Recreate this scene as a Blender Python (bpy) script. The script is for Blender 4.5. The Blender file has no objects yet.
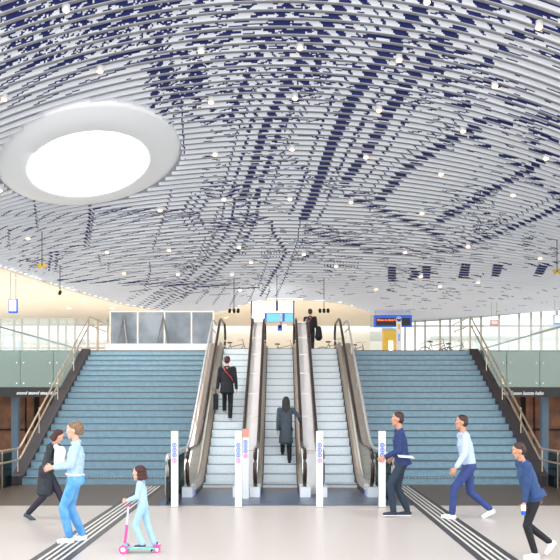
import bpy, bmesh, math, random
import numpy as np
from mathutils import Vector, Matrix
random.seed(7)
C = bpy.context.scene.collection
F = 781.0; CX = 280.0; HY = 406.0; H = 1.87          # focal length in pixels of a 560 px frame, eye height in metres
UP = 3.675                                          # upper floor level
PI = math.pi

# ------------------------------------------------------------------ materials
def lin(c):
    c = c/255.0
    return c/12.92 if c <= 0.04045 else ((c+0.055)/1.055)**2.4
def L(rgb): return (lin(rgb[0]), lin(rgb[1]), lin(rgb[2]), 1)
MATS = {}
def mat(name, rgb, rough=0.5, metal=0.0, var=0.06, scale=8.0, emit=0.0, bump=0.0, spec=0.5, rgb2=None):
    if name in MATS: return MATS[name]
    m = bpy.data.materials.new(name); m.use_nodes = True
    nt = m.node_tree; b = nt.nodes['Principled BSDF']
    b.inputs['Roughness'].default_value = rough; b.inputs['Metallic'].default_value = metal
    b.inputs['Specular IOR Level'].default_value = spec
    col = L(rgb)
    tc = nt.nodes.new('ShaderNodeTexCoord'); no = nt.nodes.new('ShaderNodeTexNoise')
    no.inputs['Scale'].default_value = scale; no.inputs['Detail'].default_value = 4
    nt.links.new(tc.outputs['Object'], no.inputs['Vector'])
    cr = nt.nodes.new('ShaderNodeValToRGB'); cr.color_ramp.elements[0].position = 0.35; cr.color_ramp.elements[1].position = 0.65
    c2 = L(rgb2) if rgb2 else tuple(min(1, v*(1+var)) for v in col[:3])+(1,)
    cr.color_ramp.elements[0].color = tuple(v*(1-var) for v in col[:3])+(1,) if not rgb2 else col
    cr.color_ramp.elements[1].color = c2
    nt.links.new(no.outputs['Fac'], cr.inputs['Fac']); nt.links.new(cr.outputs['Color'], b.inputs['Base Color'])
    if emit:
        b.inputs['Emission Color'].default_value = col; b.inputs['Emission Strength'].default_value = emit
    if bump:
        bp = nt.nodes.new('ShaderNodeBump'); bp.inputs['Strength'].default_value = bump; bp.inputs['Distance'].default_value = 0.01
        nt.links.new(no.outputs['Fac'], bp.inputs['Height']); nt.links.new(bp.outputs['Normal'], b.inputs['Normal'])
    MATS[name] = m; return m
def glassmat(name, rgb, refl=0.12, rough=0.02):
    if name in MATS: return MATS[name]
    m = bpy.data.materials.new(name); m.use_nodes = True; nt = m.node_tree
    for n in list(nt.nodes):
        if n.type != 'OUTPUT_MATERIAL': nt.nodes.remove(n)
    out = [n for n in nt.nodes if n.type == 'OUTPUT_MATERIAL'][0]
    t = nt.nodes.new('ShaderNodeBsdfTransparent'); t.inputs['Color'].default_value = L(rgb)
    g = nt.nodes.new('ShaderNodeBsdfGlossy'); g.inputs['Roughness'].default_value = rough
    no = nt.nodes.new('ShaderNodeTexNoise'); no.inputs['Scale'].default_value = 0.7
    ma = nt.nodes.new('ShaderNodeMath'); ma.operation = 'MULTIPLY_ADD'; ma.inputs[1].default_value = refl*0.4; ma.inputs[2].default_value = refl*0.8
    nt.links.new(no.outputs['Fac'], ma.inputs[0])
    mx = nt.nodes.new('ShaderNodeMixShader'); nt.links.new(ma.outputs[0], mx.inputs[0])
    nt.links.new(t.outputs[0], mx.inputs[1]); nt.links.new(g.outputs[0], mx.inputs[2]); nt.links.new(mx.outputs[0], out.inputs['Surface'])
    MATS[name] = m; return m

M_slat = mat('slat white', (230, 236, 244), 0.45, var=0.02, scale=0.6)
M_navy = mat('navy print', (24, 36, 98), 0.5, var=0.1, scale=3)
M_back = mat('ceiling backing', (184, 184, 190), 0.8)
M_cream = mat('cream plaster', (250, 240, 224), 0.6, var=0.015, scale=0.5)
M_floor = mat('terrazzo floor', (208, 190, 177), 0.3, rgb2=(226, 211, 199), scale=60, spec=0.35)
M_dark_floor = mat('dark stone floor', (94, 76, 62), 0.38, var=0.08, scale=25)
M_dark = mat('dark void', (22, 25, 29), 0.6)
M_riser = mat('blue grey stone riser', (124, 155, 170), 0.45, rgb2=(136, 165, 177), scale=9)
M_tread = mat('blue grey tread', (118, 148, 162), 0.55, var=0.06, scale=14)
M_nosing = mat('brown nosing', (88, 74, 68), 0.5)
M_string = mat('dark stringer', (60, 52, 54), 0.5, var=0.1, scale=3)
M_steel = mat('brushed steel', (200, 192, 180), 0.25, 0.9, var=0.04, scale=20)
M_warm = mat('warm steel', (214, 192, 168), 0.3, 0.75, var=0.05, scale=20)
M_bronze = mat('bronze metal', (188, 162, 142), 0.32, 0.7, var=0.08, scale=12)
M_deck = mat('pale metal deck', (196, 180, 168), 0.35, 0.5, var=0.04, scale=12)
M_rail = mat('pale steel rail', (225, 222, 218), 0.35, 0.5, var=0.03)
M_rubber = mat('brown rubber handrail', (62, 44, 36), 0.25, var=0.15, scale=10)
M_white = mat('white panel', (240, 240, 240), 0.4, var=0.02)
M_wpink = mat('warm white infill panel', (240, 232, 228), 0.4, var=0.02, scale=3)
M_estep = mat('escalator riser', (246, 249, 251), 0.45, 0.0, var=0.04, scale=20)
M_etread = mat('escalator tread', (214, 223, 229), 0.45, 0.0, var=0.06, scale=20)
M_plate = mat('steel landing plate', (104, 116, 138), 0.3, 0.6, var=0.1, scale=6)
M_comb = mat('comb plate', (150, 136, 132), 0.4, 0.5, var=0.1, scale=40)
M_black = mat('black', (18, 18, 20), 0.4)
M_glass = glassmat('clear glass', (247, 251, 250), 0.07)
M_tglass = glassmat('dark tinted glass', (120, 150, 155), 0.10)
M_fascia = glassmat('green fascia glass', (200, 222, 214), 0.13, 0.05)
M_fasback = mat('fascia backing', (116, 138, 131), 0.5, var=0.12, scale=0.8)
M_brown = mat('brown timber panel', (138, 88, 52), 0.5, rgb2=(80, 52, 36), scale=2.2)
M_colblue = mat('blue grey column', (84, 104, 122), 0.4)
M_hoard = mat('grey hoarding sheet', (104, 112, 120), 0.35, 0.3, rgb2=(146, 153, 160), scale=1.2)
M_rib = mat('white tactile rib', (235, 226, 212), 0.5, var=0.03)
M_tband = mat('dark tactile band', (74, 68, 68), 0.5, var=0.1, scale=20)
M_blue = mat('sign blue', (20, 80, 190), 0.3, var=0.03, emit=0.3)
M_blueL = mat('lit light blue', (90, 160, 245), 0.3, var=0.03, emit=0.8)
M_lit = mat('lit white', (255, 253, 246), 0.4, var=0.0, emit=1.6)
M_litc = mat('lit sky panel', (255, 255, 255), 0.4, var=0.0, emit=3.0)
M_spot = mat('spot lamp', (255, 208, 158), 0.4, var=0.0, emit=4.0)
M_led = mat('red lettering', (255, 90, 50), 0.4, var=0.0, emit=1.5)
M_yellow = mat('yellow', (240, 196, 70), 0.4, var=0.04)
M_red = mat('sign red', (215, 60, 60), 0.4)
M_pink = mat('pink', (240, 90, 170), 0.35)
M_teal = mat('mint', (130, 215, 205), 0.35)
M_mull = mat('pale mullion', (188, 184, 176), 0.4, 0.2)

# ------------------------------------------------------------------ mesh helpers
class MB:
    def __init__(s): s.v = []; s.f = []; s.m = []
    def quad(s, a, b, c, d, mi=0):
        n = len(s.v); s.v += [tuple(a), tuple(b), tuple(c), tuple(d)]; s.f.append((n, n+1, n+2, n+3)); s.m.append(mi)
    def box(s, x0, x1, y0, y1, z0, z1, mi=0, mf=None, mt=None):
        n = len(s.v)
        s.v += [(x0,y0,z0),(x1,y0,z0),(x1,y1,z0),(x0,y1,z0),(x0,y0,z1),(x1,y0,z1),(x1,y1,z1),(x0,y1,z1)]
        fs = [(0,3,2,1),(4,5,6,7),(0,1,5,4),(1,2,6,5),(2,3,7,6),(3,0,4,7)]
        ms = [mi, mt if mt is not None else mi, mf if mf is not None else mi, mi, mi, mi]
        for f, k in zip(fs, ms): s.f.append(tuple(n+i for i in f)); s.m.append(k)
    def prism(s, pts, x0, x1, mi=0):       # pts = outline in (y,z), pushed from x0 to x1
        n = len(s.v); k = len(pts)
        s.v += [(x0,p[0],p[1]) for p in pts] + [(x1,p[0],p[1]) for p in pts]
        s.f.append(tuple(range(n, n+k))); s.m.append(mi); s.f.append(tuple(range(n+2*k-1, n+k-1, -1))); s.m.append(mi)
        for i in range(k):
            j = (i+1) % k; s.f.append((n+i, n+k+i, n+k+j, n+j)); s.m.append(mi)
    def band(s, path, prof, mi=0):         # path in (y,z); prof = list of (x, dz) closed outline moved along path
        n = len(s.v); k = len(prof)
        for (y, z) in path: s.v += [(px, y, z+dz) for px, dz in prof]
        for a in range(len(path)-1):
            for i in range(k):
                j = (i+1) % k; s.f.append((n+a*k+i, n+a*k+j, n+(a+1)*k+j, n+(a+1)*k+i)); s.m.append(mi)
        s.f.append(tuple(n+i for i in range(k))); s.m.append(mi)
        b = n+(len(path)-1)*k; s.f.append(tuple(b+i for i in range(k-1, -1, -1))); s.m.append(mi)
    def tube(s, pts, r, sides=8, mi=0, ry=None, closed=False):
        pts = [Vector(p) for p in pts]; n = len(s.v); N = len(pts)
        rs = r if isinstance(r, (list, tuple)) else [r]*N
        for i, p in enumerate(pts):
            a = pts[i-1] if (i > 0 or closed) else p; b = pts[(i+1) % N] if (i < N-1 or closed) else p
            t = (b-a).normalized(); up = Vector((0,0,1)) if abs(t.z) < 0.95 else Vector((0,1,0))
            if ry: up = Vector((1,0,0))
            u = t.cross(up).normalized(); w = u.cross(t).normalized()
            for j in range(sides):
                an = 2*PI*j/sides
                s.v.append(tuple(p + u*(rs[i]*math.cos(an)) + w*((ry or rs[i])*math.sin(an))))
        for i in range(N if closed else N-1):
            for j in range(sides):
                k = (j+1) % sides; i2 = (i+1) % N
                s.f.append((n+i*sides+j, n+i*sides+k, n+i2*sides+k, n+i2*sides+j)); s.m.append(mi)
        if not closed:
            s.f.append(tuple(n+j for j in range(sides-1, -1, -1))); s.m.append(mi)
            b = n+(N-1)*sides; s.f.append(tuple(b+j for j in range(sides))); s.m.append(mi)
    def disc(s, c, r, h, mi=0, sides=20, axis='z'):
        d = {'z': Vector((0,0,h)), 'y': Vector((0,h,0)), 'x': Vector((h,0,0))}[axis]
        s.tube([Vector(c), Vector(c)+d], r, sides, mi)
    def ball(s, c, r, mi=0, rx=None, seg=14, rings=9):
        bm = bmesh.new(); bmesh.ops.create_uvsphere(bm, u_segments=seg, v_segments=rings, radius=1)
        R = r if isinstance(r, (tuple, list)) else (r, r, r); n = len(s.v)
        bm.verts.ensure_lookup_table()
        for v in bm.verts:
            q = Vector((v.co.x*R[0], v.co.y*R[1], v.co.z*R[2]))
            if rx is not None: q = rx @ q
            s.v.append(tuple(q+Vector(c)))
        for f in bm.faces: s.f.append(tuple(n+v.index for v in f.verts)); s.m.append(mi)
        bm.free()
    def build(s, name, mats, parent=None, smooth=False, org=None):
        me = bpy.data.meshes.new(name)
        o = Vector(org) if org is not None else Vector((0,0,0))
        me.from_pydata([tuple(Vector(v)-o) for v in s.v] if org is not None else s.v, [], s.f)
        if not isinstance(mats, (list, tuple)): mats = [mats]
        for m in mats: me.materials.append(m)
        me.polygons.foreach_set('material_index', s.m)
        if smooth: me.polygons.foreach_set('use_smooth', [True]*len(s.f))
        me.update()
        ob = bpy.data.objects.new(name, me); C.objects.link(ob); ob.location = o
        if parent: ob.parent = parent
        return ob
def fixn(o):
    bm = bmesh.new(); bm.from_mesh(o.data); bmesh.ops.recalc_face_normals(bm, faces=bm.faces); bm.to_mesh(o.data); bm.free(); return o
def tag(o, label, cat, group=None, kind=None):
    o['label'] = label; o['category'] = cat
    if group: o['group'] = group
    if kind: o['kind'] = kind
    return o
def thing(name, label, cat, loc=(0,0,0), rz=0, group=None):
    o = bpy.data.objects.new(name, None); C.objects.link(o); o.location = loc; o.rotation_euler = (0,0,rz)
    o.empty_display_size = 0.2
    return tag(o, label, cat, group)
def struct(o): o['kind'] = 'structure'; return o
def dup(root, loc, label, rz=None, group=None):
    r = root.copy(); C.objects.link(r); r.location = loc
    if rz is not None: r.rotation_euler = (0,0,rz)
    r['label'] = label
    if group: r['group'] = group
    for ch in list(root.children):
        c = ch.copy(); C.objects.link(c); c.parent = r
        for g in list(ch.children):
            d = g.copy(); C.objects.link(d); d.parent = c
    return r
def at(x, y, d): return Vector(((x-CX)*d/F, d, H-(y-HY)*d/F))

def text_mesh(body, width, height, mt, parent, shear=0.3):
    cu = bpy.data.curves.new('lettering', 'FONT'); cu.body = body; cu.size = 1; cu.extrude = 0.01; cu.shear = shear; cu.offset = .012
    to = bpy.data.objects.new('lettering', cu); C.objects.link(to); dg = bpy.context.evaluated_depsgraph_get(); dg.update()
    me = bpy.data.meshes.new_from_object(to.evaluated_get(dg)); bpy.data.objects.remove(to)
    me.materials.clear(); me.materials.append(mt); v = me.vertices
    x0 = min(q.co.x for q in v); x1 = max(q.co.x for q in v); z0 = min(q.co.y for q in v); z1 = max(q.co.y for q in v)
    for q in v: q.co = ((q.co.x-(x0+x1)/2)*width/(x1-x0), -q.co.z, (q.co.y-(z0+z1)/2)*height/(z1-z0))
    ob = bpy.data.objects.new('lettering', me); C.objects.link(ob); ob.parent = parent
    return ob
# ------------------------------------------------------------------ ceiling surface
def zrise(d):     # height above the eye on the centre line
    d = np.asarray(d, float)
    a = 14-0.28*d
    t = np.clip((d-30)/6, 0, 1); far = 4.72-0.028*(d-36)
    b = 14-0.28*30-0.28*(d-30)+0.28*0.5*(np.clip(d-30,0,None)**2)/9.5*0.9
    return np.where(d < 30, a, np.where(d < 38, b, (14-8.4-0.28*8+0.28*0.5*64/9.5*0.9)-0.02*(d-38)))
KD = [12, 17, 20, 23, 27, 31, 35, 40, 46]; KV = [.031, .0305, .027, .0185, .0105, .005, .002, .0, .0]
def zc(X, d):
    X = np.asarray(X, float); d = np.asarray(d, float)
    k = np.interp(d, KD, KV)
    riser = np.where(X > 0, np.interp(d, [32, 40], [0, .0042])*X*X, 0)
    return H + zrise(d) - k*X*X + riser
def img2ceil(x, y):
    x = np.asarray(x, float); y = np.asarray(y, float)
    lo = np.full(x.shape, 11.0); hi = np.full(x.shape, 46.0)
    for _ in range(30):
        m = (lo+hi)/2; X = (x-CX)*m/F; yy = HY-F*(zc(X, m)-H)/m
        up = yy < y; lo = np.where(up, m, lo); hi = np.where(up, hi, m)
    m = (lo+hi)/2
    return (x-CX)*m/F, m
# lower edge of the slats as traced from the photograph, then kept as a curve in the place
EX = [-60, 0, 60, 120, 165, 192, 221, 250, 270, 296, 341, 392, 420, 620]
EY = [247, 267, 287, 304, 312, 316, 312, 303, 299.5, 299.5, 303, 318.5, 330, 330]

PITCH = 0.25; COL = 0.04; XM = 15.0; D0 = 12.0; D1 = 41.0; ROWS = 4
NB = int((D1-D0)/PITCH); NC = int(2*XM/COL)
grid = np.zeros((NB*ROWS, NC), bool)
def mark(X, d, w, rows=1):
    r = ((d-D0)/PITCH*ROWS).astype(int); c = ((X+XM)/COL).astype(int); wc = max(1, int(round(w/COL))); lo_, hi_ = -(wc//2), wc-wc//2
    for dr in range(-(rows//2), rows-rows//2):
        for dc in range(lo_, hi_):
            rr = r+dr; cc = c+dc; ok = (rr >= 0) & (rr < NB*ROWS) & (cc >= 0) & (cc < NC)
            grid[rr[ok], cc[ok]] = True
def line(pts, w=0.05, off=0.0, dash=None, rows=1, ph=0.0):
    P = [pts[0]]
    for a, b in zip(pts[:-1], pts[1:]):
        n = max(2, int(math.hypot(b[0]-a[0], b[1]-a[1])*2.2))
        P += [(a[0]+(b[0]-a[0])*i/n, a[1]+(b[1]-a[1])*i/n) for i in range(1, n+1)]
    P = np.array(P); X, d = img2ceil(P[:,0], P[:,1])
    dX = np.gradient(X); dd = np.gradient(d); ln = np.hypot(dX, dd)+1e-9
    X = X - off*dd/ln*1.0; d = d + off*dX/ln
    if dash:
        s = np.cumsum(ln)+ph; ok = (s % dash[0]) < dash[1]; X = X[ok]; d = d[ok]
    mark(X, d, w, rows)
A = [(352,-4),(337,21),(318,45),(300,70),(283,98),(266,133),(251,180),(243,203)]
A2 = [(243,203),(240,222),(229,245),(212,264),(190,284),(168,298),(150,309)]
B = [(442,-6),(428,7),(410,28),(396,46),(371,80),(350,110),(332,150),(322,178),(312,205),(303,223)]
Cr = [(500,-4),(492,7),(475,20),(449,43),(425,68),(406,92),(390,115),(378,138),(362,163),(344,188)]
Dr = [(480,128),(456,141),(430,158),(406,173),(378,206)]
Er = [(540,166),(521,177),(485,198),(467,209),(435,227)]
Fr = [(575,203),(560,209),(531,223),(503,234),(453,252),(403,257),(360,250),(320,240)]
line(A, 0.26, 0.0, dash=(0.55, 0.40), rows=2); line(A, 0.10, 0.42, dash=(0.4, 0.22), rows=2); line(A, 0.14, -0.42, dash=(0.6, 0.36), rows=2); line(A, 0.05, -0.75); line(A, 0.05, 0.75)
line(A[:6], 0.14, 1.05, dash=(0.5, 0.3), rows=2)
line(A2, 0.06, 0.25); line(A2, 0.06, -0.25); line(A2, 0.12, -0.55, dash=(0.4, 0.3)); line(A2, 0.05, 0.6)
line(B, 0.34, 0, dash=(0.5, 0.4), rows=2); line(B, 0.06, 0.5, dash=(0.3, 0.2)); line(B, 0.06, -0.5, dash=(0.3, 0.2))
line(Cr, 0.34, 0, dash=(0.55, 0.36), rows=2); line(Cr, 0.06, 0.5, dash=(0.4, 0.26)); line(Cr, 0.06, -0.5, dash=(0.4, 0.26))
line(Dr, 0.30, 0, dash=(0.5, 0.3), rows=2); line(Dr, 0.05, 0.5); line(Er, 0.22, 0, dash=(0.5, 0.3), rows=2); line(Fr, 0.2, 0, dash=(0.6, 0.42), rows=2); line(Fr, 0.05, 0.5)
line([(520,14),(548,34)], 0.3, 0, dash=(0.5,0.35), rows=2); line([(535,30),(505,52),(484,70)], 0.2, 0, dash=(0.5,0.25), rows=2)
# canals
line([(470,140),(490,153),(511,164),(531,180),(562,203)], 0.1, 0, rows=3, dash=(1.1,0.75)); line([(446,100),(465,112),(495,125),(535,140),(566,146)], 0.1, 0, rows=3, dash=(1.2,0.75))
line([(495,95),(515,107),(540,120),(565,134)], 0.06, 0, rows=2); line([(505,112),(530,124),(560,138)], 0.06, 0, rows=2)
line([(440,66),(462,80),(500,100),(530,113)], 0.05, 0, rows=2); line([(365,42),(400,55),(440,82),(470,104)], 0.06, 0, rows=3, dash=(1.5,1.0)); line([(420,40),(460,62),(500,88)], 0.05, 0, rows=2)
line([(500,0),(530,14),(565,40)], 0.06, 0, rows=3); line([(530,150),(560,166)], 0.06, 0, rows=3); line([(480,20),(520,42),(560,66)], 0.05, 0, rows=1)
line([(304,231),(332,240),(360,248)], 0.05, 0, rows=2); line([(345,200),(360,204),(381,213),(410,225),(442,240)], 0.06, 0, rows=3)
line([(248,217),(273,226),(273,235),(287,255),(276,273),(261,298)], 0.10, 0, rows=2); line([(286,255),(300,262),(325,249)], 0.05); line([(268,262),(258,290)], 0.05)
for o in (0, .3, .55): line([(239,203),(222,197),(209,201),(198,219),(205,230),(220,227),(233,223),(248,217)], 0.05, o, rows=2)
line([(214,225),(219,212),(231,206)], 0.05); line([(225,208),(222,220)], 0.05)
line([(275,148),(300,168),(319,182),(350,192),(380,201)], 0.05, 0.1); line([(275,146),(330,142),(366,150)], 0.04); line([(283,94),(318,106),(350,118),(372,122)], 0.05)
line([(298,85),(284,140)], 0.04, dash=(0.3,0.2)); line([(302,170),(310,182),(296,200),(280,206)], 0.04)
for cx_, cy_, rx_, ry_ in ((334,194,10,4),(362,201,14,5),(377,213,8,4),(312,262,10,3)):
    line([(cx_+rx_*math.cos(t/8*PI), cy_+ry_*math.sin(t/8*PI)) for t in range(17)], 0.05)
line([(303,223),(300,245),(294,262),(285,285),(278,298)], 0.05, 0.1); line([(310,205),(304,240),(290,270)], 0.05, dash=(0.5,0.3))
# fine lines, left side: nearly parallel to the slats so they read as dashes
for k, (ya, yb, xa, xb) in enumerate([(88,84,0,90),(99,95,0,80),(108,104,0,60),(84,80,0,130),(216,224,0,240),(223,230,40,230),(231,240,0,230),(240,246,0,220),(247,256,0,230),(254,263,20,215),(262,270,10,220),(270,281,60,240),(277,285,60,230),(214,219,95,200),(282,286,60,240),(286,290,120,260),(292,296,130,230)]):
    line([(xa, ya), (xb, yb)], 0.05, 0, rows=1)
line([(0,72),(64,69),(100,66),(170,60)], 0.05, 0, rows=3); line([(92,210),(90,230),(86,248),(70,252),(53,256),(50,272)], 0.06, 0, rows=1); line([(95,212),(92,232),(89,248)], 0.05)
line([(36,206),(38.5,231),(10,232),(10,250)], 0.05); line([(172,195),(165,219),(153,251)], 0.05); line([(150,264),(151,274),(145,290)], 0.05); line([(95,214),(112,213),(200,217)], 0.05, rows=2)
line([(58,257),(56,272)], 0.05); line([(206,240),(199,258)], 0.05); line([(213,240),(205,260)], 0.05); line([(100,259),(101,266)], 0.05); line([(110,264),(109,272)], 0.05)
line([(188,84),(182,110),(185,160)], 0.05); line([(158,90),(156,105)], 0.05)
# lower fan below the ridge
line([(60,283),(120,284),(180,287),(260,290)], 0.06, 0, rows=2)
for i in range(9): line([(128+i*17, 298+i*0.8+4),(150+i*15, 290)], 0.04)
# streets in the middle and upper left: hashed fine marks standing for the small map lettering
rng = np.random.RandomState(3)
def scatter(x0, x1, y0, y1, n, ln=(3, 10), slope=(-0.3, 0.3), w=0.04, rows=1):
    for _ in range(n):
        x = rng.uniform(x0, x1); y = rng.uniform(y0, y1); l = rng.uniform(*ln); s = rng.uniform(*slope)
        line([(x, y), (x+l, y+l*s)], w, rows=rows)
scatter(0, 170, 0, 66, 420, (2, 7), (-0.3, 1.2)); scatter(0, 150, 0, 40, 40, (4, 9), (-0.1, 0.6), 0.1, 2)
scatter(140, 330, 0, 100, 230, (3, 16), (-0.1, 0.5)); scatter(170, 320, 0, 60, 26, (8, 20), (-0.05, 0.35), 0.05, 2)
scatter(150, 250, 60, 130, 80, (4, 14), (0.0, 0.4)); scatter(150, 200, 75, 110, 50, (2, 6), (-0.5, 1.5), 0.07, 2)
scatter(200, 290, 120, 215, 70, (3, 9), (-0.4, 0.4)); scatter(255, 300, 165, 210, 40, (2, 5)); scatter(280, 400, 30, 130, 60, (4, 16), (0.1, 0.5))
scatter(400, 560, 0, 130, 48, (8, 26), (0.3, 0.7)); scatter(420, 560, 120, 230, 60, (4, 14), (0.1, 0.7)); scatter(440, 500, 195, 235, 60, (2, 6), (-0.8, 0.8), 0.05)
scatter(300, 440, 215, 262, 120, (3, 10), (-0.1, 0.3)); scatter(240, 330, 230, 300, 120, (2, 8), (-0.4, 0.4)); scatter(320, 470, 262, 300, 60, (3, 9), (-0.2, 0.3)); scatter(150, 250, 240, 300, 50, (3, 9), (0, 0.3)); scatter(430, 560, 232, 262, 60, (4, 12), (0.0, 0.4))
scatter(380, 560, 285, 312, 70, (4, 10), (-0.15, 0.1)); scatter(20, 60, 255, 275, 40, (2, 5))
for a, b, s in (((60,4),(110,2),3),((15,20),(40,10),3)):
    line([a, b], 0.2, 0, dash=(0.7,0.35), rows=3)
# the big town name
def block(pts4):
    (ax, ay), (bx, by), (cx, cy), (dx_, dy_) = pts4
    for i in range(50):
        t = i/49; line([(ax+(dx_-ax)*t, ay+(dy_-ay)*t), (bx+(cx-bx)*t, by+(cy-by)*t)], 0.05)
block([(388,269),(395,269),(395,283),(388,283)]); line([(395,270),(403,270),(412,272),(418,276),(412,281),(403,283),(395,283)], 0.05, rows=1)
block([(409,270.5),(414,271),(420,276),(413,276)]); block([(413,276),(420,276),(414,281),(406,282.5)])
block([(422,268),(430,268),(429,281),(422,281)]); line([(430,269),(440,269)], 0.05, rows=2); line([(429,275),(438,275)], 0.06, rows=2); line([(428,281),(440,281)], 0.05)
block([(461,267),(469,266),(467,280),(458,280)]); line([(467,279.5),(480,278.5),(483,276)], 0.05, rows=2)
block([(493,266.5),(502,266.5),(498,278),(491,278.5)]); line([(502,267),(510,267)], 0.05, rows=2); line([(499,272),(506,271)], 0.05, rows=2)
block([(538,267),(547,267),(541,277),(533,277)]); line([(524,268),(556,266.5)], 0.06, rows=2)
for t_, (x0_, x1_, y_) in enumerate(((262,290,255),(325,362,266),(228,250,254),(185,200,268))):
    for i in range(int((x1_-x0_)/3)): line([(x0_+i*3, y_), (x0_+i*3-0.8, y_+3)], 0.04, rows=1)

# oculus
_a, _b = img2ceil(np.array([90.5]), np.array([159.5])); OD = float(_b[0]); OXc = float(_a[0]); OR = 2.58
osx = float(zc(OXc+.5, OD)-zc(OXc-.5, OD)); osd = float(zc(OXc, OD+.5)-zc(OXc, OD-.5)); oz = float(zc(OXc, OD))

def build_ceiling():
    mb_v = []; mb_f = []; mb_m = []
    n = 0
    HB = 0.135; TH = 0.035
    for i in range(NB):
        d = D0+i*PITCH; HB = float(np.interp(d, [17, 22, 28, 35], [.13, .105, .085, .07]))
        lim = min(XM-0.1, d*0.36+2.5)
        c0 = int((-lim+XM)/COL); c1 = int((lim+XM)/COL)
        Xe = -XM+np.arange(c0, c1+1)*COL
        ze = zc(Xe, np.full(Xe.shape, d))
        Xm = (Xe[:-1]+Xe[1:])/2
        xi = CX+F*Xm/d; yi = HY-F*(zc(Xm, np.full(Xm.shape, d))-H)/d
        keep = (yi < np.interp(xi, EX, EY)) & ((Xm-OXc)**2+(d-OD)**2*(1+osd*osd) > (OR+0.03)**2)
        base = n
        for r in range(ROWS+1):
            for k in range(len(Xe)): mb_v.append((Xe[k], d, ze[k]+HB*r/ROWS))
        nw = len(Xe); n += nw*(ROWS+1)
        g = grid[i*ROWS:(i+1)*ROWS, c0:c1]
        for k in range(nw-1):
            if not keep[k]: continue
            if not g[:, k].any():
                # merge rows for plain stretches
                mb_f.append((base+k, base+k+1, base+ROWS*nw+k+1, base+ROWS*nw+k)); mb_m.append(0)
            else:
                for r in range(ROWS):
                    mb_f.append((base+r*nw+k, base+r*nw+k+1, base+(r+1)*nw+k+1, base+(r+1)*nw+k)); mb_m.append(1 if g[r, k] else 0)
        # underside and back, coarse
        kk = 0
        while kk < nw-1:
            k2 = min(kk+6, nw-1)
            if keep[kk:k2].all():
                a = n
                mb_v += [(Xe[kk], d, ze[kk]), (Xe[k2], d, ze[k2]), (Xe[k2], d+TH, ze[k2]), (Xe[kk], d+TH, ze[kk]), (Xe[kk], d+TH, ze[kk]+HB), (Xe[k2], d+TH, ze[k2]+HB)]
                n += 6; mb_f.append((a, a+3, a+2, a+1)); mb_m.append(0); mb_f.append((a+3, a+4, a+5, a+2)); mb_m.append(0)
            kk = k2
    # backing sheet
    ys = np.arange(D0-1, D1+0.01, 0.5); xs = np.arange(-XM, XM+0.01, 0.5)
    base = n
    for y in ys:
        for x in xs: mb_v.append((x, y, float(zc(x, y))+0.165))
    nw = len(xs); n += nw*len(ys)
    for a in range(len(ys)-1):
        for b in range(nw-1):
            x = xs[b]+.25; y = ys[a]+.25
            xi = CX+F*x/y; yi = HY-F*(float(zc(x, y))-H)/y
            if yi < np.interp(xi, EX, EY)+1.5 and math.hypot(x-OXc, y-OD) > OR-0.45:
                mb_f.append((base+a*nw+b, base+a*nw+b+1, base+(a+1)*nw+b+1, base+(a+1)*nw+b)); mb_m.append(2)
    me = bpy.data.meshes.new('ceiling'); me.from_pydata(mb_v, [], mb_f)
    for m in (M_slat, M_navy, M_back): me.materials.append(m)
    me.polygons.foreach_set('material_index', mb_m); me.update()
    o = bpy.data.objects.new('ceiling', me); C.objects.link(o); struct(o)
    o['label'] = 'undulating ceiling of pale slats printed with a navy town map'
build_ceiling()

def build_oculus():
    t = thing('ceiling_oculus', 'large round glowing skylight in a broad white ring in the slatted ceiling', 'skylight', (OXc, OD, oz))
    def pt(r, a, dz, oy=0.0):
        x = r*math.cos(a); y = r*math.sin(a)+oy
        return (x, y, osx*x+osd*y+dz)
    N = 72; m = MB()
    rings = [(OR, 0.16, 0), (OR, -0.02, 0), (OR-0.06, -0.05, 0), (2.2, -0.15, -0.05), (1.74, -0.25, -0.10), (1.68, -0.23, -0.10), (1.66, 0.2, -0.10)]
    for r, dz, oy in rings: m.v += [pt(r, 2*PI*i/N, dz, oy) for i in range(N)]
    for k in range(len(rings)-1):
        for i in range(N):
            j = (i+1) % N; m.f.append((k*N+i, k*N+j, (k+1)*N+j, (k+1)*N+i)); m.m.append(0)
    fixn(m.build('ring', mat('cool white ring', (248, 251, 255), .4, var=0), t, True))
    m = MB(); m.v = [pt(1.70, 2*PI*i/N, -.14, -0.10) for i in range(N)]+[pt(1.70, 2*PI*i/N, -.09, -0.10) for i in range(N)]
    m.f = [tuple(range(N-1, -1, -1)), tuple(range(N, 2*N))]+[(i, (i+1) % N, N+(i+1) % N, N+i) for i in range(N)]; m.m = [0]*len(m.f)
    m.build('light_panel', M_litc, t)
build_oculus()

# cream soffit
def build_soffit():
    xs = np.arange(-60, 401, 6.0); ys = np.interp(xs, EX, EY)
    ex, ed = img2ceil(xs, ys)
    m = MB(); NS = 14; pts = []
    ex2, ed2 = [], []
    for k in range(len(xs)):
        e = Vector((ex[k], ed[k], float(zc(ex[k], ed[k]))-0.01))
        tx = ex[k]*41.5/ed[k] if ed[k] < 41 else ex[k]
        b = Vector((tx, 42.5, H+4.35))
        # slightly sagging ruled strip
        for j in range(NS+1):
            u = j/NS; p = e.lerp(b, u); p.z += 0.35*math.sin(u*PI)*(1 if xs[k] > 200 else 0.35)
            m.v.append(tuple(p))
    for k in range(len(xs)-1):
        for j in range(NS):
            a = k*(NS+1)+j; m.f.append((a, a+1, a+NS+2, a+NS+1)); m.m.append(0)
    o = m.build('ceiling', M_cream, None, True); struct(o); o['label'] = 'smooth cream plaster soffit behind the slatted ceiling'
    m = MB(); m.tube([(ex[k], ed[k], float(zc(ex[k], ed[k]))-0.02) for k in range(len(xs))], 0.05, 6); o = m.build('trim_1', M_cream, None, True); struct(o)
build_soffit()

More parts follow.
